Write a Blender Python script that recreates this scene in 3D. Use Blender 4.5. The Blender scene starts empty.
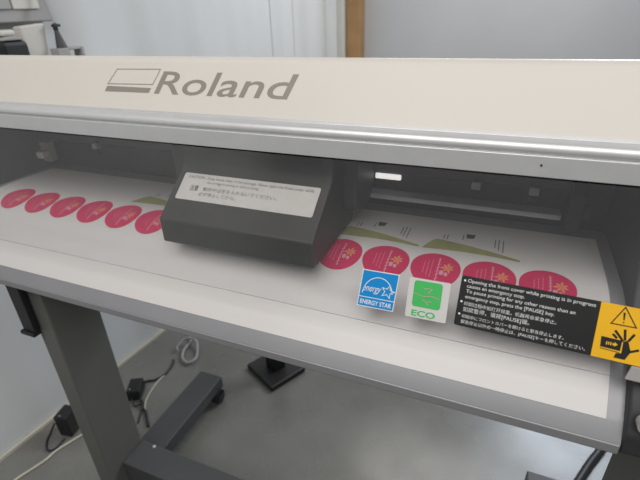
import bpy, bmesh, math, random
import numpy as np
from mathutils import Vector, Matrix, geometry
random.seed(7)
S = bpy.context.scene
COL = S.collection

# ------------------------------------------------------------------ materials
def mat(name, col, rough=.5, metal=0., spec=.5, noise=0., nscale=20., bump=0., bscale=200., coat=0., emit=None):
    m = bpy.data.materials.new(name); m.use_nodes = True
    nt = m.node_tree; b = nt.nodes['Principled BSDF']
    b.inputs['Base Color'].default_value = (*col, 1)
    b.inputs['Roughness'].default_value = rough
    b.inputs['Metallic'].default_value = metal
    b.inputs['Specular IOR Level'].default_value = spec
    b.inputs['Coat Weight'].default_value = coat
    tc = nt.nodes.new('ShaderNodeTexCoord')
    if noise:
        n = nt.nodes.new('ShaderNodeTexNoise'); n.inputs['Scale'].default_value = nscale
        n.inputs['Detail'].default_value = 5
        nt.links.new(tc.outputs['Object'], n.inputs['Vector'])
        r = nt.nodes.new('ShaderNodeMapRange')
        r.inputs['From Min'].default_value = .3; r.inputs['From Max'].default_value = .7
        r.inputs['To Min'].default_value = 1 - noise; r.inputs['To Max'].default_value = 1 + noise
        nt.links.new(n.outputs['Fac'], r.inputs['Value'])
        v = nt.nodes.new('ShaderNodeVectorMath'); v.operation = 'SCALE'
        v.inputs[0].default_value = col
        nt.links.new(r.outputs['Result'], v.inputs['Scale'])
        nt.links.new(v.outputs['Vector'], b.inputs['Base Color'])
    if bump:
        n = nt.nodes.new('ShaderNodeTexNoise'); n.inputs['Scale'].default_value = bscale
        nt.links.new(tc.outputs['Object'], n.inputs['Vector'])
        bp = nt.nodes.new('ShaderNodeBump'); bp.inputs['Strength'].default_value = bump
        bp.inputs['Distance'].default_value = .002
        nt.links.new(n.outputs['Fac'], bp.inputs['Height'])
        nt.links.new(bp.outputs['Normal'], b.inputs['Normal'])
    if emit:
        b.inputs['Emission Color'].default_value = (*col, 1)
        b.inputs['Emission Strength'].default_value = emit
    return m

M = {}
M['beige'] = mat('warm_white_plastic', (.685, .645, .59), .42, noise=.015, nscale=4, bump=.03, bscale=600)
M['silver'] = mat('satin_aluminium', (.66, .66, .665), .38, metal=.45, noise=.03, nscale=30)
M['apron'] = mat('grey_painted_apron', (.31, .31, .325), .42, metal=.3, noise=.03, nscale=12)
M['dark'] = mat('dark_interior_plastic', (.035, .035, .037), .5, noise=.08, nscale=15)
M['darker'] = mat('black_plastic', (.012, .012, .013), .45, noise=.1, nscale=25)
M['carriage'] = mat('charcoal_carriage_plastic', (.022, .020, .020), .48, noise=.05, nscale=25, bump=.05, bscale=900)
M['media'] = mat('white_vinyl', (.68, .655, .64), .30, noise=.01, nscale=3)
M['stand'] = mat('grey_green_stand_paint', (.125, .127, .113), .5, noise=.04, nscale=10)
M['stand_dark'] = mat('dark_grey_foot_paint', (.065, .066, .068), .5, noise=.05, nscale=10)
M['rubber'] = mat('caster_rubber', (.02, .02, .02), .6, noise=.05)
M['pink'] = mat('raspberry_ink', (.60, .018, .105), .35, noise=.05, nscale=60)
M['inkwhite'] = mat('pale_ink', (.70, .30, .37), .4, noise=.02)
M['orange'] = mat('orange_ink', (.75, .26, .12), .4, noise=.05, nscale=90)
M['olive'] = mat('olive_ink', (.34, .34, .13), .4, noise=.12, nscale=40)
M['inkblack'] = mat('black_ink', (.05, .05, .05), .4, noise=.05)
M['white'] = mat('white_print', (.85, .85, .85), .4, noise=.01)
M['blue'] = mat('sky_blue_print', (.0, .26, .66), .35, noise=.02)
M['green'] = mat('green_print', (.07, .52, .13), .35, noise=.02)
M['yellow'] = mat('yellow_print', (.92, .50, .015), .35, noise=.02)
M['black'] = mat('black_print', (.018, .018, .018), .35, noise=.03)
M['offwhite'] = mat('aged_label_paper', (.62, .60, .57), .5, noise=.04, nscale=60)
M['logo'] = mat('grey_logo_ink', (.27, .25, .215), .4, noise=.03)
M['steel'] = mat('bright_steel', (.60, .60, .60), .45, metal=.2, noise=.02)
M['rear'] = mat('dark_purple_rail', (.05, .045, .06), .4, noise=.1, nscale=12)
M['cabinet'] = mat('cream_enamel', (.62, .60, .55), .45, noise=.03, nscale=6)
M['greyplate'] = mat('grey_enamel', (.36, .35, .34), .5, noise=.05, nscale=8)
M['tan'] = mat('varnished_pine', (.36, .21, .09), .5, noise=.18, nscale=9)
M['trim'] = mat('pale_trim', (.55, .54, .50), .5, noise=.03)
M['cablew'] = mat('cream_cable_sheath', (.55, .52, .42), .5, noise=.04)
M['cableb'] = mat('black_cable_sheath', (.02, .02, .022), .45, noise=.04)
M['hose'] = mat('grey_hose', (.36, .35, .36), .45, noise=.06)
M['led'] = mat('lamp_strip', (1, .98, .95), .4, noise=0, emit=.8)

# corrugated white wall sheeting
def wall_mat(name, col, amp, scale):
    m = mat(name, col, .5, noise=.05, nscale=1.3)
    nt = m.node_tree; b = nt.nodes['Principled BSDF']
    tc = nt.nodes.new('ShaderNodeTexCoord'); w = nt.nodes.new('ShaderNodeTexWave')
    w.wave_type = 'BANDS'; w.bands_direction = 'Y'; w.inputs['Scale'].default_value = scale
    w.inputs['Distortion'].default_value = 1.2; w.inputs['Detail'].default_value = 2
    w.inputs['Detail Scale'].default_value = .4
    mp = nt.nodes.new('ShaderNodeMapping'); mp.inputs['Scale'].default_value = (1, 1, .05)
    nt.links.new(tc.outputs['Object'], mp.inputs['Vector']); nt.links.new(mp.outputs['Vector'], w.inputs['Vector'])
    bp = nt.nodes.new('ShaderNodeBump'); bp.inputs['Strength'].default_value = amp; bp.inputs['Distance'].default_value = .05
    nt.links.new(w.outputs['Fac'], bp.inputs['Height']); nt.links.new(bp.outputs['Normal'], b.inputs['Normal'])
    return m
M['sheet'] = wall_mat('white_sheeting', (.64, .65, .65), .35, 1.1)
M['wall'] = mat('pale_grey_plaster', (.47, .485, .505), .6, noise=.05, nscale=1.5)

def floor_mat():
    m = mat('polished_concrete', (.178, .175, .160), .3, noise=.16, nscale=3.5)
    nt = m.node_tree; b = nt.nodes['Principled BSDF']
    tc = nt.nodes.new('ShaderNodeTexCoord'); n = nt.nodes.new('ShaderNodeTexNoise')
    n.inputs['Scale'].default_value = 5; n.inputs['Detail'].default_value = 8
    nt.links.new(tc.outputs['Object'], n.inputs['Vector'])
    r = nt.nodes.new('ShaderNodeMapRange'); r.inputs['To Min'].default_value = .14; r.inputs['To Max'].default_value = .40
    nt.links.new(n.outputs['Fac'], r.inputs['Value']); nt.links.new(r.outputs['Result'], b.inputs['Roughness'])
    return m
M['floor'] = floor_mat()

def cover_mat():
    m = bpy.data.materials.new('smoked_clear_acrylic'); m.use_nodes = True
    nt = m.node_tree; nt.nodes.clear()
    o = nt.nodes.new('ShaderNodeOutputMaterial')
    tr = nt.nodes.new('ShaderNodeBsdfTransparent'); tr.inputs['Color'].default_value = (.985, .985, .985, 1)
    gl = nt.nodes.new('ShaderNodeBsdfGlossy'); gl.inputs['Roughness'].default_value = .05
    df = nt.nodes.new('ShaderNodeBsdfDiffuse'); df.inputs['Color'].default_value = (.75, .76, .76, 1)
    lw = nt.nodes.new('ShaderNodeLayerWeight'); lw.inputs['Blend'].default_value = .5
    p = nt.nodes.new('ShaderNodeMath'); p.operation = 'POWER'; p.inputs[1].default_value = 4.5
    a = nt.nodes.new('ShaderNodeMath'); a.operation = 'MULTIPLY_ADD'; a.inputs[1].default_value = .95; a.inputs[2].default_value = .045
    nt.links.new(lw.outputs['Facing'], p.inputs[0]); nt.links.new(p.outputs[0], a.inputs[0])
    m1 = nt.nodes.new('ShaderNodeMixShader'); m1.inputs[0].default_value = .018
    nt.links.new(tr.outputs[0], m1.inputs[1]); nt.links.new(df.outputs[0], m1.inputs[2])
    m2 = nt.nodes.new('ShaderNodeMixShader')
    nt.links.new(a.outputs[0], m2.inputs[0]); nt.links.new(m1.outputs[0], m2.inputs[1]); nt.links.new(gl.outputs[0], m2.inputs[2])
    nt.links.new(m2.outputs[0], o.inputs['Surface'])
    return m
M['cover'] = cover_mat()
M['edge'] = mat('frosted_cut_edge', (.30, .30, .31), .5, noise=.02)

# ------------------------------------------------------------------ helpers
def link(name, me, parent=None):
    o = bpy.data.objects.new(name, me); COL.objects.link(o)
    if parent: o.parent = parent
    return o
def thing(name, label, cat, loc=(0, 0, 0), group=None):
    o = link(name, None); o.location = loc; o['label'] = label; o['category'] = cat
    if group: o['group'] = group
    bpy.context.view_layer.update()
    return o
def finish(name, bm, m, parent=None, bevel=0., smooth=False, seg=2, ang=35):
    bmesh.ops.recalc_face_normals(bm, faces=bm.faces)
    me = bpy.data.meshes.new(name); bm.to_mesh(me); bm.free()
    for k in (m if isinstance(m, (list, tuple)) else [m]): me.materials.append(M[k])
    o = link(name, me, None)
    if parent:
        o.parent = parent
        q = parent; off = Vector((0, 0, 0))
        while q: off += Vector(q.location); q = q.parent
        # meshes are written in world coordinates: shift them into the thing's own frame
        me.transform(Matrix.Translation(-off))
    if bevel:
        b = o.modifiers.new('bevel', 'BEVEL'); b.width = bevel; b.segments = seg; b.limit_method = 'ANGLE'
        b.angle_limit = math.radians(ang)
    if smooth:
        for p in me.polygons: p.use_smooth = True
        try: me.set_sharp_from_angle(angle=math.radians(ang))
        except Exception: pass
    return o
def add_box(bm, x0, x1, y0, y1, z0, z1, rz=0, c=None):
    v = [bm.verts.new((x, y, z)) for x in (x0, x1) for y in (y0, y1) for z in (z0, z1)]
    for f in ((0, 1, 3, 2), (4, 6, 7, 5), (0, 4, 5, 1), (2, 3, 7, 6), (0, 2, 6, 4), (1, 5, 7, 3)):
        bm.faces.new([v[i] for i in f])
    if rz:
        c = Vector(c or ((x0 + x1) / 2, (y0 + y1) / 2, 0))
        bmesh.ops.rotate(bm, verts=v, cent=c, matrix=Matrix.Rotation(rz, 3, 'Z'))
    return v
def box(name, d, m, parent=None, bevel=.002, rz=0, **k):
    bm = bmesh.new(); add_box(bm, *d, rz=rz); return finish(name, bm, m, parent, bevel, **k)
def add_prism(bm, prof, x0, x1):            # profile of (y, z) drawn out along x
    a = [bm.verts.new((x0, y, z)) for y, z in prof]; b = [bm.verts.new((x1, y, z)) for y, z in prof]
    n = len(prof)
    bm.faces.new(a); bm.faces.new(b[::-1])
    for i in range(n): bm.faces.new((a[i], b[i], b[(i + 1) % n], a[(i + 1) % n]))
def prism(name, prof, x0, x1, m, parent=None, bevel=.0015, **k):
    bm = bmesh.new(); add_prism(bm, prof, x0, x1); return finish(name, bm, m, parent, bevel, **k)
def add_cyl(bm, p, q, r, r2=None, n=24):
    p = Vector(p); q = Vector(q); d = q - p; r2 = r if r2 is None else r2
    rot = d.to_track_quat('Z', 'Y').to_matrix()
    A = [bm.verts.new(p + rot @ Vector((r * math.cos(t), r * math.sin(t), 0))) for t in [2 * math.pi * i / n for i in range(n)]]
    B = [bm.verts.new(q + rot @ Vector((r2 * math.cos(t), r2 * math.sin(t), 0))) for t in [2 * math.pi * i / n for i in range(n)]]
    bm.faces.new(A[::-1]); bm.faces.new(B)
    for i in range(n): bm.faces.new((A[i], A[(i + 1) % n], B[(i + 1) % n], B[i]))
def catmull(P, k=10):
    P = [np.array(p, float) for p in P]; P = [2 * P[0] - P[1]] + P + [2 * P[-1] - P[-2]]; out = []
    for i in range(1, len(P) - 2):
        for j in range(k):
            t = j / k; a, b, c, d = P[i - 1:i + 3]
            out.append(.5 * (2 * b + (c - a) * t + (2 * a - 5 * b + 4 * c - d) * t * t + (3 * b - a - 3 * c + d) * t ** 3))
    out.append(P[-2]); return out
def tube(name, pts, r, m, parent=None, k=8, n=10):
    C = [Vector(p) for p in catmull(pts, k)]
    bm = bmesh.new(); rings = []; up = Vector((0, 0, 1))
    for i, c in enumerate(C):
        d = (C[min(i + 1, len(C) - 1)] - C[max(i - 1, 0)]).normalized()
        s = d.cross(up)
        if s.length < .05: s = d.cross(Vector((1, 0, 0)))
        s.normalize(); t = s.cross(d)
        rings.append([bm.verts.new(c + r * (math.cos(a) * s + math.sin(a) * t)) for a in [2 * math.pi * j / n for j in range(n)]])
    for a, b in zip(rings, rings[1:]):
        for j in range(n): bm.faces.new((a[j], a[(j + 1) % n], b[(j + 1) % n], b[j]))
    bm.faces.new(rings[0][::-1]); bm.faces.new(rings[-1])
    return finish(name, bm, m, parent, smooth=True, ang=60)

# flat printing: shapes are polygons / strokes / text in 2-D, laid on a plane with a little thickness
def rect(x0, y0, x1, y1): return [(x0, y0), (x1, y0), (x1, y1), (x0, y1)]
def rrect(x0, y0, x1, y1, r, n=5):
    out = []
    for cx, cy, a in ((x1 - r, y1 - r, 0), (x0 + r, y1 - r, 90), (x0 + r, y0 + r, 180), (x1 - r, y0 + r, 270)):
        for i in range(n + 1):
            t = math.radians(a + 90 * i / n); out.append((cx + r * math.cos(t), cy + r * math.sin(t)))
    return out
def stroke(pts, w, closed=False):
    n = len(pts); P = [Vector(p) for p in pts]; L = []; R = []
    for i in range(n):
        a = P[(i - 1) % n] if closed or i else P[i]; b = P[(i + 1) % n] if closed or i < n - 1 else P[i]
        d1 = (P[i] - a); d2 = (b - P[i])
        if d1.length < 1e-9: d1 = d2
        if d2.length < 1e-9: d2 = d1
        d1.normalize(); d2.normalize(); t = (d1 + d2)
        if t.length < 1e-6: t = d1
        t.normalize(); nn = Vector((-t.y, t.x)); k = min(2.5, 1 / max(.3, nn.dot(Vector((-d1.y, d1.x)))))
        L.append(P[i] + nn * w / 2 * k); R.append(P[i] - nn * w / 2 * k)
    out = []
    for i in range(n if closed else n - 1):
        j = (i + 1) % n; out.append([tuple(L[i]), tuple(R[i]), tuple(R[j]), tuple(L[j])])
    return out
def text2d(body, x, y, w=None, h=None, shear=0., bold=0.):     # polygons of a line of writing, baseline-left at x, y
    cu = bpy.data.curves.new('writing', 'FONT'); cu.body = body; cu.offset = bold; cu.resolution_u = 4
    o = bpy.data.objects.new('writing', cu); COL.objects.link(o)
    bpy.context.view_layer.update()
    me = o.evaluated_get(bpy.context.evaluated_depsgraph_get()).to_mesh()
    V = [(v.co.x + shear * v.co.y, v.co.y) for v in me.vertices]; F = [list(p.vertices) for p in me.polygons]
    bpy.data.objects.remove(o); bpy.data.curves.remove(cu)
    if not V: return []
    xs = [v[0] for v in V]; ys = [v[1] for v in V]
    x0, x1 = min(xs), max(xs); y1 = max(ys)
    sy = h / .73 if h else None
    if w: sx = w / (x1 - x0)
    else: sx = sy
    if not sy: sy = sx
    return [[(x + (V[i][0] - x0) * sx, y + V[i][1] * sy) for i in f] for f in F]
def print_on(name, O, eu, ev, layers, mats, parent, base=None, th=.0004):
    """layers: list of (material index, level, [polygons])"""
    O = Vector(O); eu = Vector(eu); ev = Vector(ev); n = eu.cross(ev).normalized()
    bm = bmesh.new()
    P = lambda u, v, h: O + eu * u + ev * v + n * h
    if base:
        mi, poly = base
        a = [bm.verts.new(P(u, v, 0)) for u, v in poly]; b = [bm.verts.new(P(u, v, th)) for u, v in poly]
        fs = [bm.faces.new(a[::-1]), bm.faces.new(b)]
        for i in range(len(a)): fs.append(bm.faces.new((a[i], a[(i + 1) % len(a)], b[(i + 1) % len(a)], b[i])))
        for f in fs: f.material_index = mi
    for mi, lev, polys in layers:
        h = th * (1 if base else 0) + lev * .00025
        for p in polys:
            try: f = bm.faces.new([bm.verts.new(P(u, v, h)) for u, v in p])
            except ValueError: continue
            f.normal_update()
            if f.normal.dot(n) < 0: f.normal_flip()
            f.material_index = mi
    me = bpy.data.meshes.new(name); bm.to_mesh(me); bm.free()
    for k in mats: me.materials.append(M[k])
    o = link(name, me, parent)
    off = Vector((0, 0, 0)); q = parent
    while q: off += Vector(q.location); q = q.parent
    me.transform(Matrix.Translation(-off))
    return o
def struct(o): o['kind'] = 'structure'; return o

# ------------------------------------------------------------------ the room
struct(box('floor', (-4.5, 4.0, -3.2, 3.5, -.12, 0), 'floor', bevel=0))
# left wall: white sheeting, running slightly off the printer's depth axis
bm = bmesh.new()
def wx(y): return -1.515 + .09 * y
v = [(wx(-3.2), -3.2), (wx(3.42), 3.42), (wx(3.42) - .12, 3.42), (wx(-3.2) - .12, -3.2)]
a = [bm.verts.new((x, y, 0)) for x, y in v]; b = [bm.verts.new((x, y, 3.1)) for x, y in v]
bm.faces.new(a); bm.faces.new(b[::-1])
for i in range(4): bm.faces.new((a[i], b[i], b[(i + 1) % 4], a[(i + 1) % 4]))
struct(finish('wall_left', bm, 'sheet'))
bm = bmesh.new()
WX0, WX1, WZ0, WZ1 = .35, 1.55, 1.75, 2.85      # window opening in the back wall
add_box(bm, wx(3.42) - .12, WX0, 3.42, 3.54, 0, 3.1); add_box(bm, WX1, 4.0, 3.42, 3.54, 0, 3.1)
add_box(bm, WX0, WX1, 3.42, 3.54, 0, WZ0); add_box(bm, WX0, WX1, 3.42, 3.54, WZ1, 3.1)
struct(finish('wall_back', bm, 'wall'))
bm = bmesh.new()
for d in ((WX0, WX0 + .05, WZ0, WZ1), (WX1 - .05, WX1, WZ0, WZ1), (WX0 + .05, WX1 - .05, WZ0, WZ0 + .05), (WX0 + .05, WX1 - .05, WZ1 - .05, WZ1), (.93, .97, WZ0 + .05, WZ1 - .05)):
    add_box(bm, d[0], d[1], 3.46, 3.51, d[2], d[3])
struct(finish('window_1', bm, 'trim', bevel=.004))
# timber post and jamb trims where the sheeting ends
struct(box('trim_1', (-1.165, -1.065, 3.30, 3.42, 0, 3.1), 'tan', bevel=.004))
struct(box('trim_2', (-1.30, -1.235, 3.05, 3.10, 0, 3.1), 'trim', bevel=.006, rz=math.atan(-.09)))
struct(box('trim_3', (-1.225, -1.17, 3.26, 3.34, 0, 3.1), 'trim', bevel=.01))
# pale trim where sheeting meets the floor
bm = bmesh.new(); v = [(wx(-3) + .002, -3), (wx(3.2) + .002, 3.2), (wx(3.2) + .012, 3.2), (wx(-3) + .012, -3)]
a = [bm.verts.new((x, y, 0)) for x, y in v]; b = [bm.verts.new((x, y, .012)) for x, y in v]
bm.faces.new(a); bm.faces.new(b[::-1])
for i in range(4): bm.faces.new((a[i], b[i], b[(i + 1) % 4], a[(i + 1) % 4]))
struct(finish('baseboard_left', bm, 'cablew'))
# vertical stiffening seams in the sheeting, spaced along the wall
for i, y in enumerate((2.42, 2.66)):
    struct(box('trim_%d' % (i + 4), (wx(y) + .0005, wx(y) + .005, y, y + .035, .012, 3.1), 'sheet', bevel=.002))

# ------------------------------------------------------------------ printer
XL, XR = -1.20, .62
pr = thing('wide_format_printer', 'wide-format roll printer with cream hood and clear front cover on grey stand', 'printer', (-.3, .7, .862))

mp = [(.477, .863), (.4745, .8817), (.489, .904), (.51, .9255), (.528, .9415), (.547, .9565), (.567, .968), (.5925, .9835), (.626, .9965), (.66, 1.001), (.70, 1.002), (.84, 1.002)]
curve = catmull(mp[2:], 6)
cy = np.array([c[0] for c in curve]); cz = np.array([c[1] for c in curve])
def mz(y): return float(np.interp(y, cy, cz))
apr = [(.477, .864), (.4745, .8817)] + [(c[0], c[1] - .0012) for c in curve] + [(.84, .99), (.86, .97), (.86, .864)]
ap = prism('front_apron', apr, XL + .02, .187, 'apron', pr, bevel=0, smooth=True, ang=28)
prism('apron_lip', [(.476, .8632), (.4733, .8665), (.4733, .8795), (.476, .8820), (.4775, .8632)], XL + .02, .1869, 'apron', pr, bevel=.001)
box('body', (XL + .02, XR, .862, .93, .87, 1.20), 'dark', pr, bevel=.004)

# hood
th = math.radians(60); ec, es = math.cos(th), math.sin(th)
hp = [(.617, 1.2172), (.6605, 1.2925), (.6640, 1.2980), (.6690, 1.3012), (.6760, 1.3020), (.72, 1.2968), (.93, 1.272), (.955, 1.262), (.968, 1.24), (.968, 1.08),
      (.958, 1.08), (.958, 1.235), (.945, 1.252), (.92, 1.262), (.72, 1.2865), (.680, 1.2905), (.674, 1.2870), (.6310, 1.2125)]
hd = prism('hood', hp, XL - .02, XR + .02, 'beige', pr, bevel=.0015, seg=2, smooth=True, ang=40)
for x in (XL - .012, XR):
    prism('hood_end_cap', [(.6345, 1.214), (.680, 1.289), (.72, 1.285), (.92, 1.261), (.957, 1.234), (.957, .87), (.70, .87), (.6345, 1.17)], x, x + .012, 'beige', pr, bevel=.003)
# aluminium rail: rounded upper nose and flat lower face
rp = [(.6155, 1.2205), (.6140, 1.2165)] + [(.608 - .0098 * math.sin(t), 1.2045 + .0098 * math.cos(t)) for t in [math.radians(a) for a in range(5, 108, 12)]] + \
     [(.6015, 1.1990), (.5990, 1.1972), (.5975, 1.1712), (.600, 1.1705), (.612, 1.1705), (.634, 1.20), (.634, 1.206)]
prism('front_rail', rp, XL - .02, XR + .02, 'silver', pr, bevel=.0006, smooth=True, ang=30)
bm = bmesh.new(); add_cyl(bm, (.046, .5970, 1.1865), (.046, .5990, 1.1865), .0013, n=12); finish('rail_screw', bm, 'darker', pr)

# logo on the hood's sloping face
O = Vector((0, .62, 1.219)); eu = Vector((1, 0, 0)); ev = Vector((0, ec, es)); nn = eu.cross(ev)
O = O + nn * .0021
lay = [(0, 0, stroke([(-.6715, .0715), (-.5735, .0728), (-.5850, .0455), (-.6885, .0442)], .0014, True)),
       (0, 0, [[(-.6885, .0401), (-.5870, .0390), (-.5910, .0305), (-.6930, .0300)]]),
       (0, 0, text2d('Roland', -.5790, .0300, w=.2720, h=.0415, shear=.21, bold=.006))]
print_on('logo', O, eu, ev, lay, ['logo'], hd)

# clear front cover, hinged under the rail
CB = Vector((0, .500, .963)); CT = Vector((0, .5965, 1.1695))
cv = (CT - CB).normalized(); cn = Vector((1, 0, 0)).cross(cv)          # cn points out to the room
if cn.y > 0: cn = -cn
def cp(v, h=0): p = CB + cv * v + cn * h; return (p.y, p.z)
LV = (CT - CB).length
cover = prism('front_cover', [cp(0), cp(LV), cp(LV, -.003), cp(0, -.003)], XL + .02, XR - .02, 'cover', pr, bevel=0)
cover.data.materials.append(M['edge'])
for f in cover.data.polygons:
    if f.normal.z < -.8: f.material_index = 1
# stickers on the cover (in cover coordinates u = x, v up the slope)
SO = CB + cn * .0002
U = Vector((1, 0, 0))
def frame(u, v, deg):
    t = math.radians(deg); return SO + U * u + cv * v, U * math.cos(t) + cv * math.sin(t), cv * math.cos(t) - U * math.sin(t)
# energy star
o_, a_, b_ = frame(-.1650, .0212, .8); b_ = b_ + a_ * .055
w, h = .0537, .0540; bw = .0012
arc = [(.005 + .0435 * (0.5 - 0.5 * math.cos(t)), .0200 + .0250 * math.sin(t)) for t in [math.pi * i / 20 for i in range(20)]]
star = [(.0415 + (.0098 if i % 2 == 0 else .0042) * math.sin(math.radians(12 + 36 * i)), .0270 + (.0098 if i % 2 == 0 else .0042) * math.cos(math.radians(12 + 36 * i))) for i in range(10)]
print_on('energy_sticker', o_, a_, b_, [(1, 1, [rect(bw, .0150, w - bw, h - bw)]), (1, 1, [rect(bw, bw, w - bw, .0138)]),
    (0, 2, stroke(arc, .0011)), (0, 2, stroke(star, .0010, True)),
    (0, 2, text2d('energy', .0050, .0235, w=.0270, h=.0105, shear=.35)),
    (0, 2, text2d('ENERGY STAR', .0040, .0042, w=.0460, h=.0068, bold=.015))], ['white', 'blue'], cover, base=(0, rect(0, 0, w, h)))
# eco
o_, a_, b_ = frame(-.0940, .0205, .8)
gx = .0075; sq = rrect(gx, .0158, gx + .0385, .0525, .004)
print_on('eco_sticker', o_, a_, b_, [(1, 1, [sq]), (2, 2, stroke([(gx + .001, .0345), (gx + .014, .0315), (gx + .026, .0335), (gx + .0365, .0310)], .0007)),
    (2, 2, stroke([(gx + .014, .0420), (gx + .019, .0435), (gx + .025, .0425), (gx + .020, .0370)], .0007)),
    (2, 2, stroke([(gx + .014, .0270), (gx + .019, .0240), (gx + .026, .0260)], .0007)), (2, 2, stroke([(gx + .019, .0240), (gx + .022, .0200)], .0007)),
    (1, 1, text2d('ECO', .0085, .0028, w=.0325, h=.0085, bold=.03))], ['media', 'green', 'inkwhite'], cover, base=(0, rrect(0, 0, .056, .0555, .002)))
# black warning label with its yellow end
o_, a_, b_ = frame(-.0275, .0228, -1.0)
BW, BH = .2250, .0680; Yx = .1635
tl = []
def ln(s, x, y, w, h=.0048, b=.002): tl.append((2, 2, text2d(s, x, y, w=w, h=h, bold=b)))
ln('Opening the front cover while printing is in progress', .0085, .0600, .1500)
ln('causes an emergency stop.', .0085, .0530, .0710)
ln('To pause printing for any other reason than an', .0085, .0460, .1300)
ln('emergency stop, press the [PAUSE] key.', .0085, .0385, .1080)
def cj(s_, x, y, w): tl.append((2, 2, text2d(s_, x, y, w=w, bold=-.002)))
cj('\u5370\u5237\u8fc7\u7a0b\u4e2d\u5982\u6253\u5f00\u524d\u76d6\uff0c\u673a\u5668\u5c06\u4f1a\u7d27\u6025\u505c\u6b62\u3002', .0085, .0290, .1120)
cj('\u5982\u6b32\u6682\u505c\uff0c\u8bf7\u6309[PAUSE]\u952e\u3002', .0085, .0210, .0820)
cj('\u5370\u5237\u4e2d\u306b\u30d5\u30ed\u30f3\u30c8\u30ab\u30d0\u30fc\u3092\u958b\u3051\u308b\u3068\u7dca\u6025\u505c\u6b62\u3057\u307e\u3059\u3002', .0085, .0120, .1230)
cj('\u7dca\u6025\u505c\u6b62\u4ee5\u5916\u306e\u4e00\u6642\u505c\u6b62\u306f\u3001[PAUSE]\u30ad\u30fc\u3092\u62bc\u3057\u3066\u304f\u3060\u3055\u3044\u3002', .0085, .0045, .1480)
for yy in (.0605, .0320, .0150): tl.append((2, 2, [rect(.0035, yy, .0060, yy + .0025)]))
yel = rect(Yx, 0, BW, BH)
tri = [(.1775, .0443), (.2035, .0447), (.1890, .0665)]
tl += [(1, 1, [yel]), (0, 2, stroke(tri, .0013, True)),
       (0, 2, [[(.1878, .0600), (.1892, .0508), (.1905, .0508), (.1902, .0600)], [(.1892, .0472), (.1908, .0472), (.1908, .0488), (.1892, .0488)]])]
tl += [(0, 2, [[(.1705, .0268), (.1712, .0140), (.1922, .0132), (.1925, .0262)]]), (0, 2, stroke([(.1712, .0122), (.1918, .0112)], .0009))]
for k in range(3): tl.append((1, 3, [rect(.1765 + k * .0022, .0178, .1777 + k * .0022, .0218)]))
tl.append((1, 3, [[(.1832, .0212), (.1853, .0212), (.1853, .0228), (.1888, .0200), (.1853, .0172), (.1853, .0185), (.1832, .0185)]]))
tl.append((0, 2, [[(.1937, .0256), (.1984, .0276), (.2011, .0198), (.2033, .0150), (.1987, .0040), (.1870, .0040), (.1885, .0100), (.1940, .0110)]]))
for q in ([(.1815, .0321), (.1867, .0277)], [(.1832, .0369), (.1912, .0281), (.1930, .0250)], [(.1930, .0402), (.1950, .0270)], [(.2033, .0365), (.1985, .0270)], [(.2108, .0190), (.2010, .0140)]):
    tl.append((0, 2, stroke(q, .0028)))
print_on('warning_sticker', o_, a_, b_, tl, ['black', 'yellow', 'white'], cover, base=(0, rrect(0, 0, BW, BH, .003)))

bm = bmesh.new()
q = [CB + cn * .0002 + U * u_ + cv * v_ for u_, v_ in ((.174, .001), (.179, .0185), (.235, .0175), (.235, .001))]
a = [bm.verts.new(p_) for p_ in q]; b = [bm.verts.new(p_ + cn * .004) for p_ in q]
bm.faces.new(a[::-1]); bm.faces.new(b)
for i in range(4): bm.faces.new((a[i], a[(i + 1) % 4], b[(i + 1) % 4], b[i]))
finish('reflection_tab', bm, 'greyplate', cover, bevel=.001)  # pale tab added to stand for a reflection at the cover's lower corner
# interior: back plate, guide rail, pinch rollers, strip
box('rear_plate', (-1.14, .135, .845, .861, 1.003, 1.165), 'dark', pr)
prism('guide_rail', [(.800, 1.085), (.800, 1.108), (.806, 1.112), (.844, 1.112), (.844, 1.080), (.806, 1.080)], -1.12, .120, 'rear', pr, bevel=.001)
prism('rear_strip', [(.808, 1.026), (.812, 1.0335), (.8445, 1.0335), (.8445, 1.026)], -.30, .110, 'white', pr, bevel=.0008)  # bare metal strip, its bright reflection put into the white colour
box('work_lamp', (-.222, -.172, .793, .7995, 1.0735, 1.0840), 'led', pr, bevel=.002)
for x in (-.94, -.036, .058):
    r = box('pinch_roller_bracket', (x - .008, x + .008, .785, .7995, 1.074, 1.089), 'greyplate', pr, bevel=.002)
    bm = bmesh.new(); add_cyl(bm, (x - .007, .79, 1.068), (x + .007, .79, 1.068), .0062, n=16); finish('roller', bm, 'rubber', r, smooth=True)
box('hood_underside', (-1.15, .60, .636, .86, 1.166, 1.172), 'dark', pr)
# end housings either side
ep = [(.476, .866), (.474, .90), (.490, .925), (.520, .955), (.565, .990), (.600, 1.008), (.628, 1.05), (.640, 1.164), (.86, 1.164), (.86, .866)]
eh = prism('end_housing', ep, .1872, XR - .001, 'dark', pr, bevel=.004, smooth=True)
prism('end_housing', ep, XL, -1.155, 'dark', pr, bevel=.004, smooth=True)
prism('side_bracket', [(.775, 1.020), (.775, 1.085), (.79, 1.104), (.843, 1.104), (.843, 1.020)], .113, .136, 'darker', pr, bevel=.003)
bm = bmesh.new(); add_cyl(bm, (.1365, .80, 1.050), (.150, .80, 1.050), .014); finish('drive_knob', bm, 'dark', pr, smooth=True)
# grey round end button at the right
bm = bmesh.new(); add_cyl(bm, (.2060, .470, .925), (.2060, .480, .925), .013, n=32); finish('end_button', bm, 'greyplate', pr, smooth=True)
# fitting and pale block added for a reflection near the rail's left end
prism('side_bracket', [(.775, 1.03), (.775, 1.082), (.799, 1.082), (.799, 1.03)], -1.125, -1.098, 'greyplate', pr, bevel=.003)
box('reflection_block', (-1.118, -1.096, .755, .7745, 1.045, 1.062), 'cabinet', pr, bevel=.002)

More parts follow.
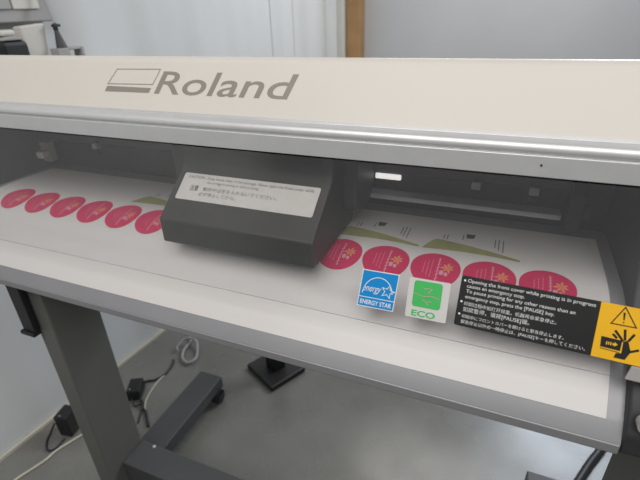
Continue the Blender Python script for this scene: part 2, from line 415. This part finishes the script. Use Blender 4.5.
# print carriage
cpf = [(.545, 1.0045), (.545, 1.0495), (.549, 1.0530), (.6300, 1.1180), (.636, 1.1300), (.638, 1.1560), (.770, 1.1560), (.775, 1.10), (.765, 1.05), (.730, 1.0075), (.640, 1.0070)]
CXL, CXR = -.5430, -.2475
car = prism('print_carriage', cpf, CXL, CXR, 'carriage', pr, bevel=.0035, seg=3, smooth=True, ang=30)
prism('carriage_side', [(.650, 1.05), (.650, 1.15), (.785, 1.15), (.785, 1.06), (.76, 1.03), (.69, 1.03)], -.580, CXL - .0005, 'dark', car, bevel=.003)
prism('carriage_side', [(.680, 1.06), (.680, 1.15), (.785, 1.15), (.785, 1.07), (.76, 1.04), (.70, 1.04)], CXR + .0005, -.222, 'dark', car, bevel=.003)
d = Vector((0, .6300 - .549, 1.1180 - 1.0530)); fl = d.length; d.normalize()
fo = Vector((CXL + .006, .549, 1.0530)); fu = Vector((1, 0, 0)); fn = fu.cross(d)
print_on('caution_sticker', fo + d * .0385 + fn * .0004 + fu * .0085, fu, d, [
    (1, 1, text2d('CAUTION : Keep hands clear of the carriage. Never open the front cover while', .010, .0440, w=.246, h=.0058)),
    (1, 1, text2d('the carriage is moving or when printing.', .052, .0360, w=.105, h=.0050)),
    (1, 1, text2d('\u6ce8\u610f', .022, .0200, w=.018, h=.0090, bold=.01)),
    (1, 1, text2d('\u52d5\u4f5c\u4e2d\u306f\u624b\u3092\u5165\u308c\u306a\u3044\u3067\u304f\u3060\u3055\u3044\u3002', .050, .0215, w=.145, h=.0062)),
    (1, 1, text2d('\u5fc5\u305a\u505c\u6b62\u3057\u3066\u304b\u3089\u3002', .045, .0110, w=.075, h=.0062))],
    ['offwhite', 'inkblack'], car, base=(0, rrect(0, 0, .266, .0540, .003)))
# black bracket hanging from the printer's underside, left
bk = box('cable_bracket', (-.978, -.938, .492, .506, .722, .8638), 'darker', pr, bevel=.002)
box('bracket_foot', (-.984, -.938, .486, .506, .712, .7218), 'darker', bk, bevel=.002)

# ------------------------------------------------------------------ printed media
S_end = .4892
med = thing('vinyl_media', 'white vinyl sheet printed with raspberry round labels, draped over the printer apron', 'vinyl sheet', (-.45, .66, 1.0022))
MXL, MXR = -1.135, .168
T = .0007
ys = np.linspace(S_end, .80, 90)
# arc length along the sheet measured from y = .72 towards the front
def build_sheet():
    bm = bmesh.new()
    prof = [(y, mz(y)) for y in ys]
    loop = prof + [(y, z + 0) for y, z in []]
    top = [];
    for i, (y, z) in enumerate(prof):
        a = prof[max(i - 1, 0)]; b = prof[min(i + 1, len(prof) - 1)]
        ty, tz = b[0] - a[0], b[1] - a[1]; L = math.hypot(ty, tz)
        top.append((y - tz / L * T, z + ty / L * T))
    add_prism(bm, prof + top[::-1], MXL, MXR)
    return bm
finish('sheet', build_sheet(), 'media', med, smooth=True, ang=40)
yy = np.linspace(.80, S_end, 1200); zz = np.array([mz(a) for a in yy])
ss = np.concatenate([[0], np.cumsum(np.hypot(np.diff(yy), np.diff(zz)))])
def onm(x, s, h):              # point on the sheet: x across, s along it from the rear
    y = float(np.interp(s, ss, yy)); z = float(np.interp(y, cy, cz)); e = .002
    ty, tz = e, mz(y + e) - z; L = math.hypot(ty, tz)
    return (x, y - tz / L * h, z + ty / L * h)
def s_of(y): return float(np.interp(-y, -yy, ss))
def ink(name, polys, m, parent, h):
    """polys: list of polygons in (x, s); draped on the sheet"""
    bm = bmesh.new()
    for p in polys:
        f = bm.faces.new([bm.verts.new(onm(x, s, h)) for x, s in p]); f.normal_update()
        if f.normal.z < 0: f.normal_flip()
    me = bpy.data.meshes.new(name); bm.to_mesh(me); bm.free(); me.materials.append(M[m])
    o = link(name, me, parent); off = Vector((0, 0, 0)); q = parent
    while q: off += Vector(q.location); q = q.parent
    me.transform(Matrix.Translation(-off)); return o
R = .0388
sc = s_of(.664) + R
def disc_polys(cx, cs, rx, rs, rings=7, n=40):
    out = []
    for i in range(rings):
        a, b = i / rings, (i + 1) / rings
        for j in range(n):
            t, u = 2 * math.pi * j / n, 2 * math.pi * (j + 1) / n
            q = [(cx + rx * b * math.cos(t), cs + rs * b * math.sin(t)), (cx + rx * b * math.cos(u), cs + rs * b * math.sin(u))]
            if i == 0: q.append((cx, cs))
            else: q += [(cx + rx * a * math.cos(u), cs + rs * a * math.sin(u)), (cx + rx * a * math.cos(t), cs + rs * a * math.sin(t))]
            out.append(q)
    return out
def dense(poly):
    return poly
def label_disc(cx):
    d = ink('round_label', disc_polys(cx, sc, R, R), 'pink', med, T + .0003)
    w = []
    # main script running from front to back, smaller lines on its left
    pts = [(cx + .004 + .0006 * math.sin(i * 1.9), sc + .029 - .0024 * i) for i in range(24)]
    w += stroke(pts, .0016)
    for i in range(0, 24, 3): w += stroke([(cx + .0015, sc + .028 - .0024 * i), (cx + .0065, sc + .0265 - .0024 * i)], .0012)
    for k, (dx, l) in enumerate(((-.006, .040), (-.012, .034), (-.018, .026))):
        for j in range(6):
            s0 = sc + l / 2 - j * l / 6; w += stroke([(cx + dx + .0006 * (j % 2), s0), (cx + dx, s0 - l / 6 * .7)], .0009)
    ink('writing', w, 'inkwhite', d, T + .0006)
    fl = []; fx, fs = cx + .0185, sc - .004
    for k in range(7):
        a = math.radians(20 + 360 / 7 * k); L = .0125 if k % 2 else .0105; ca, sa = math.cos(a), math.sin(a)
        fl.append([(fx, fs), (fx + .55 * L * ca - .0022 * sa, fs + .55 * L * sa + .0022 * ca), (fx + L * ca, fs + L * sa), (fx + .55 * L * ca + .0022 * sa, fs + .55 * L * sa - .0022 * ca)])
    ink('flower', fl, 'orange', d, T + .0006)
    ink('petals', disc_polys(fx - .008, fs + .012, .0035, .005, 2, 12) + disc_polys(fx - .001, fs + .014, .003, .004, 2, 12), 'inkwhite', d, T + .0006)
    return d
for k in (0, 1, 2, 3, 4, 5, 8, 9, 10, 11, 12, 13, 14): label_disc(.0888 - .0807 * k)
def leaf_print(x0):
    W = .155; lo = []; hi = []
    for i in range(25):
        t = i / 24; x = x0 + W * t
        base = s_of(.676 + .006 * math.sin(t * 3)); wd = .036 * (1 - t) ** 1.1 * min(1, t * 9 + .4) + .006
        lo.append((x, base)); hi.append((x + .008 * (1 - t), base - wd))
    polys = [[lo[i], lo[i + 1], hi[i + 1], hi[i]] for i in range(24)]
    d = ink('leaf_print', polys, 'olive', med, T + .0003)
    groups = {}
    for j, (dx, a, l) in enumerate(((.062, .745, .020), (.115, .742, .030), (.121, .745, .040), (.128, .743, .044), (.030, .735, .016), (.036, .737, .018))):
        n = 8; pts = [(x0 + dx + .0007 * (q % 2), s_of(a) + l * q / n) for q in range(n + 1)]
        ink('writing', stroke(pts, .0013), 'inkblack', d, T + .0006)
    ink('mark', [[(x0 + .066, s_of(.75)), (x0 + .082, s_of(.75)), (x0 + .080, s_of(.735)), (x0 + .068, s_of(.733))]], 'inkblack', d, T + .0006)
for x0 in (-.745, -.265, -.105): leaf_print(x0)

# ------------------------------------------------------------------ printer stand
st = thing('printer_stand', 'grey metal stand with T-shaped feet on casters under the printer', 'stand', (-.33, .6, 0))
LZ = .862
def side(xl, xr, fxl, fxr):
    lg = box('leg', (xl, xr, .510, .638, .1012, LZ), 'stand', st, bevel=.004)
    ft = box('foot', (fxl, fxr, .12, 1.035, .052, .101), 'stand_dark', st, bevel=.004)
    for y in (.17, 1.000):
        c = bmesh.new(); cx = fxr - .008
        add_cyl(c, (cx - .016, y, .026), (cx + .016, y, .026), .026, n=28)
        w = finish('caster_wheel', c, 'rubber', ft, bevel=.003, smooth=True)
        f = bmesh.new(); add_box(f, cx - .021, cx - .017, y - .018, y + .018, .022, .0518); add_box(f, cx + .017, cx + .021, y - .018, y + .018, .022, .0518)
        add_box(f, cx - .021, cx + .021, y - .018, y + .018, .0525 - .003, .0518)
        finish('caster_fork', f, 'darker', ft)
side(-.955, -.900, -.985, -.886)
side(.2440, .300, .212, .310)
cb = box('cross_beam', (-.8995, .2435, .556, .640, .105, .203), 'stand_dark', st, bevel=.004)
bm = bmesh.new(); add_cyl(bm, (-.862, .645, .150), (-.862, .640, .150), .006, n=16); finish('bolt', bm, 'steel', st)
bm = bmesh.new(); add_cyl(bm, (-.845, .632, .2030), (-.845, .632, .2055), .0045, n=16); finish('bolt', bm, 'steel', st)

# ------------------------------------------------------------------ things on the floor
bs = thing('pedestal_base', 'black square pedestal base standing on the floor behind the printer', 'base', (-.7585, 1.234, 0))
def rb(name, hx, hy, z0, z1, m, bev=.004):
    bm = bmesh.new(); add_box(bm, -.7585 - hx, -.7585 + hx, 1.234 - hy, 1.234 + hy, z0, z1, rz=math.radians(-27))
    return finish(name, bm, m, bs, bevel=bev)
rb('plate', .092, .088, 0, .025, 'darker', .006)
rb('post', .030, .030, .0252, .30, 'darker')

def adapter(label, cx, cy_, hx, hy, z, rz):
    t = thing('power_adapter', label, 'power adapter', (cx, cy_, 0))
    bm = bmesh.new(); add_box(bm, cx - hx, cx + hx, cy_ - hy, cy_ + hy, 0, z, rz=rz); finish('casing', bm, 'darker', t, bevel=.005)
    bm = bmesh.new(); add_cyl(bm, (cx, cy_ - hy * .7, z + .0002), (cx, cy_ - hy * .7, z + .0012), .003, n=12); finish('indicator', bm, 'greyplate', t)
    return t
adapter('black power adapter on the floor against the white wall, left of the stand leg', -1.335, .690, .026, .032, .095, .2)
adapter('black power adapter on the floor just right of the stand leg', -1.230, .915, .026, .038, .05, .5)
def cable(name, label, cat, pts, r, m):
    o = tube(name, pts, r, m); o['label'] = label; o['category'] = cat; return o
z = .0045
cable('cable', 'thin cream cable curving across the floor at lower left', 'cable', [(-1.35, .40, z), (-1.341, .468, z), (-1.327, .512, z), (-1.312, .558, z), (-1.308, .600, z), (-1.290, .650, z), (-1.262, .72, z), (-1.240, .80, z)], .004, 'cablew')
z = .005
cable('cable', 'short black cable loop beside the adapter at the white wall', 'cable', [(-1.380, .665, .04), (-1.390, .640, z), (-1.370, .610, z), (-1.338, .590, z), (-1.318, .605, z), (-1.322, .645, z)], .0035, 'cableb')
cable('cable', 'black cable running from the right adapter towards the looped hose', 'cable', [(-1.248, .955, .015), (-1.230, .985, z), (-1.208, .999, z), (-1.191, 1.042, z), (-1.200, 1.100, z), (-1.215, 1.125, z)], .0045, 'cableb')
cable('cable', 'thin cream cable on the floor beside the right adapter', 'cable', [(-1.19, 1.035, .004), (-1.192, .994, .004), (-1.180, .932, .004), (-1.160, .885, .004), (-1.12, .84, .004)], .0032, 'cablew')
cable('cable', 'twisted black lead hanging below the right adapter near the leg', 'cable', [(-1.196, .895, .012), (-1.170, .880, .006), (-1.150, .862, .006), (-1.128, .850, .006), (-1.100, .826, .006), (-1.07, .80, .006)], .005, 'cableb')
cable('cable', 'thin black lead crossing the twisted one near the leg', 'cable', [(-1.215, .873, .02), (-1.190, .860, .0035), (-1.160, .868, .014), (-1.14, .835, .0035), (-1.12, .80, .0035)], .003, 'cableb')
cable('hose', 'thin pale grey hose looped on the floor behind the printer', 'hose', [(-1.255, 1.30, .012), (-1.215, 1.25, .012), (-1.205, 1.19, .012), (-1.180, 1.145, .012), (-1.140, 1.125, .012), (-1.120, 1.155, .012), (-1.140, 1.20, .013), (-1.180, 1.245, .03), (-1.225, 1.235, .036), (-1.24, 1.19, .02), (-1.232, 1.175, .012)], .006, 'hose')
cable('hose', 'thick dark blue-black hose on the floor beside the right stand leg', 'hose', [(.50, 1.36, .013), (.451, 1.267, .013), (.415, 1.202, .013), (.375, 1.120, .013), (.340, 1.05, .013), (.31, .97, .013)], .013, 'cableb')

# ------------------------------------------------------------------ equipment on the wall shelf at upper left
sh = thing('wall_shelf', 'narrow shelf fixed on the white wall behind the printer', 'shelf', (-1.33, 1.10, 1.205))
bm = bmesh.new()
v = [(wx(.90) + .0005, .90), (-1.255, .90), (-1.255, 1.42), (wx(1.42) + .0005, 1.42)]
a = [bm.verts.new((x, y, 1.195)) for x, y in v]; b = [bm.verts.new((x, y, 1.215)) for x, y in v]
bm.faces.new(a); bm.faces.new(b[::-1])
for i in range(4): bm.faces.new((a[i], b[i], b[(i + 1) % 4], a[(i + 1) % 4]))
finish('board', bm, 'greyplate', sh, bevel=.002)
for y in (1.02, 1.34):
    prism('shelf_bracket', [(y, 1.1948), (y, 1.10), (y + .012, 1.10), (y + .012, 1.1948)], wx(y) + .014, -1.31, 'greyplate', sh, bevel=.001)
pb = thing('small_device', 'small black device with grey rounded top at the far upper left', 'device', (-1.32, .955, 1.2155))
box('casing', (-1.375, -1.285, .872, .952, 1.2155, 1.315), 'darker', pb, bevel=.012)
prism('lid', [(.884, 1.3155), (.888, 1.322), (.900, 1.326), (.925, 1.326), (.938, 1.322), (.943, 1.3155)], -1.372, -1.288, 'greyplate', pb, bevel=.003, smooth=True)
box('paper_roll', (-1.360, -1.300, .890, .935, 1.3265, 1.342), 'cabinet', pb, bevel=.006)
wp = thing('white_panel', 'cream upright panel standing beside the small black device', 'panel', (-1.32, 1.05, 1.2155))
prism('panel', [(.965, 1.2155), (.972, 1.348), (1.050, 1.354), (1.030, 1.2155)], -1.360, -1.325, 'cabinet', wp, bevel=.004)
cbx = thing('wall_cabinet', 'grey and cream cabinet mounted on the white wall above the shelf', 'cabinet', (-1.40, 1.05, 1.355))
box('carcass', (-1.424, -1.375, .86, 1.128, 1.358, 1.60), 'greyplate', cbx, bevel=.004)
dr = box('door', (-1.3748, -1.367, 1.000, 1.085, 1.392, 1.590), 'cabinet', cbx, bevel=.003)
box('door', (-1.3748, -1.367, .87, .995, 1.392, 1.590), 'greyplate', cbx, bevel=.003)
cl = thing('bench_clamp', 'grey clamp stand with black knob on the shelf beside the cream panel', 'clamp', (-1.30, 1.09, 1.2155))
bm = bmesh.new(); add_box(bm, -1.320, -1.285, 1.040, 1.135, 1.2155, 1.258); add_box(bm, -1.320, -1.285, 1.040, 1.080, 1.258, 1.284); add_box(bm, -1.320, -1.285, 1.124, 1.135, 1.258, 1.284); add_box(bm, -1.320, -1.285, 1.080, 1.124, 1.277, 1.284)
finish('clamp_base', bm, 'greyplate', cl, bevel=.002)
bm = bmesh.new(); add_cyl(bm, (-1.302, 1.070, 1.2842), (-1.302, 1.066, 1.333), .016, .006, n=20); finish('spindle', bm, 'stand_dark', cl, smooth=True)
bm = bmesh.new(); add_cyl(bm, (-1.302, 1.066, 1.3332), (-1.302, 1.065, 1.342), .007, n=20); add_box(bm, -1.309, -1.295, 1.058, 1.080, 1.3422, 1.350); finish('knob', bm, 'darker', cl, bevel=.001)
o = tube('cable', [(-1.345, 1.01, 1.75), (-1.35, 1.05, 1.60), (-1.345, 1.075, 1.46), (-1.335, 1.085, 1.41), (-1.318, 1.080, 1.37), (-1.304, 1.069, 1.3505)], .0048, 'hose'); o['label'] = 'grey cable hanging down to the clamp stand on the shelf'; o['category'] = 'cable'

# ------------------------------------------------------------------ light
W = bpy.data.worlds.new('world'); S.world = W; W.use_nodes = True
bg = W.node_tree.nodes['Background']; bg.inputs['Color'].default_value = (.95, .98, 1.0, 1); bg.inputs['Strength'].default_value = .225
def area(name, loc, target, sx, sy, power, col=(1, 1, 1)):
    l = bpy.data.lights.new(name, 'AREA'); l.shape = 'RECTANGLE'; l.size = sx; l.size_y = sy; l.energy = power; l.color = col
    o = link(name, l); o.location = loc
    o.rotation_euler = (Vector(target) - Vector(loc)).to_track_quat('-Z', 'Y').to_euler()
    return o
area('overhead_lamp', (-.1, 2.5, 2.15), (-.1, 2.5, 0), 1.3, .3, 15.5, (1, .97, .93))  # unseen lamp added, hung low to brighten the upper walls behind
area('overhead_lamp', (.05, -.75, 2.9), (.05, .25, .9), 2.6, 1.7, 48, (1, .97, .94))
area('window_daylight', (.95, 3.40, 2.3), (.4, 1.2, .6), 1.1, 1.0, 46, (.80, .89, 1.0))

# ------------------------------------------------------------------ camera
cam = bpy.data.cameras.new('camera'); co = link('camera', cam); S.camera = co
cam.sensor_width = 36; cam.lens = 36 * 445 / 640; cam.clip_start = .01
cam.dof.use_dof = True; cam.dof.focus_distance = .68; cam.dof.aperture_fstop = 5.5
right = Vector((.92394, .38123, -.03161)); down = Vector((.15099, -.43936, -.88553)); fwd = Vector((-.35148, .81341, -.46350))
Mx = Matrix((right, -down, -fwd)).transposed().to_4x4(); Mx.translation = Vector((0, 0, 1.37)); co.matrix_world = Mx
S.view_settings.view_transform = 'Standard'; S.view_settings.look = 'None'; S.view_settings.gamma = 1
S.view_settings.use_curve_mapping = False; S.view_settings.exposure = 0
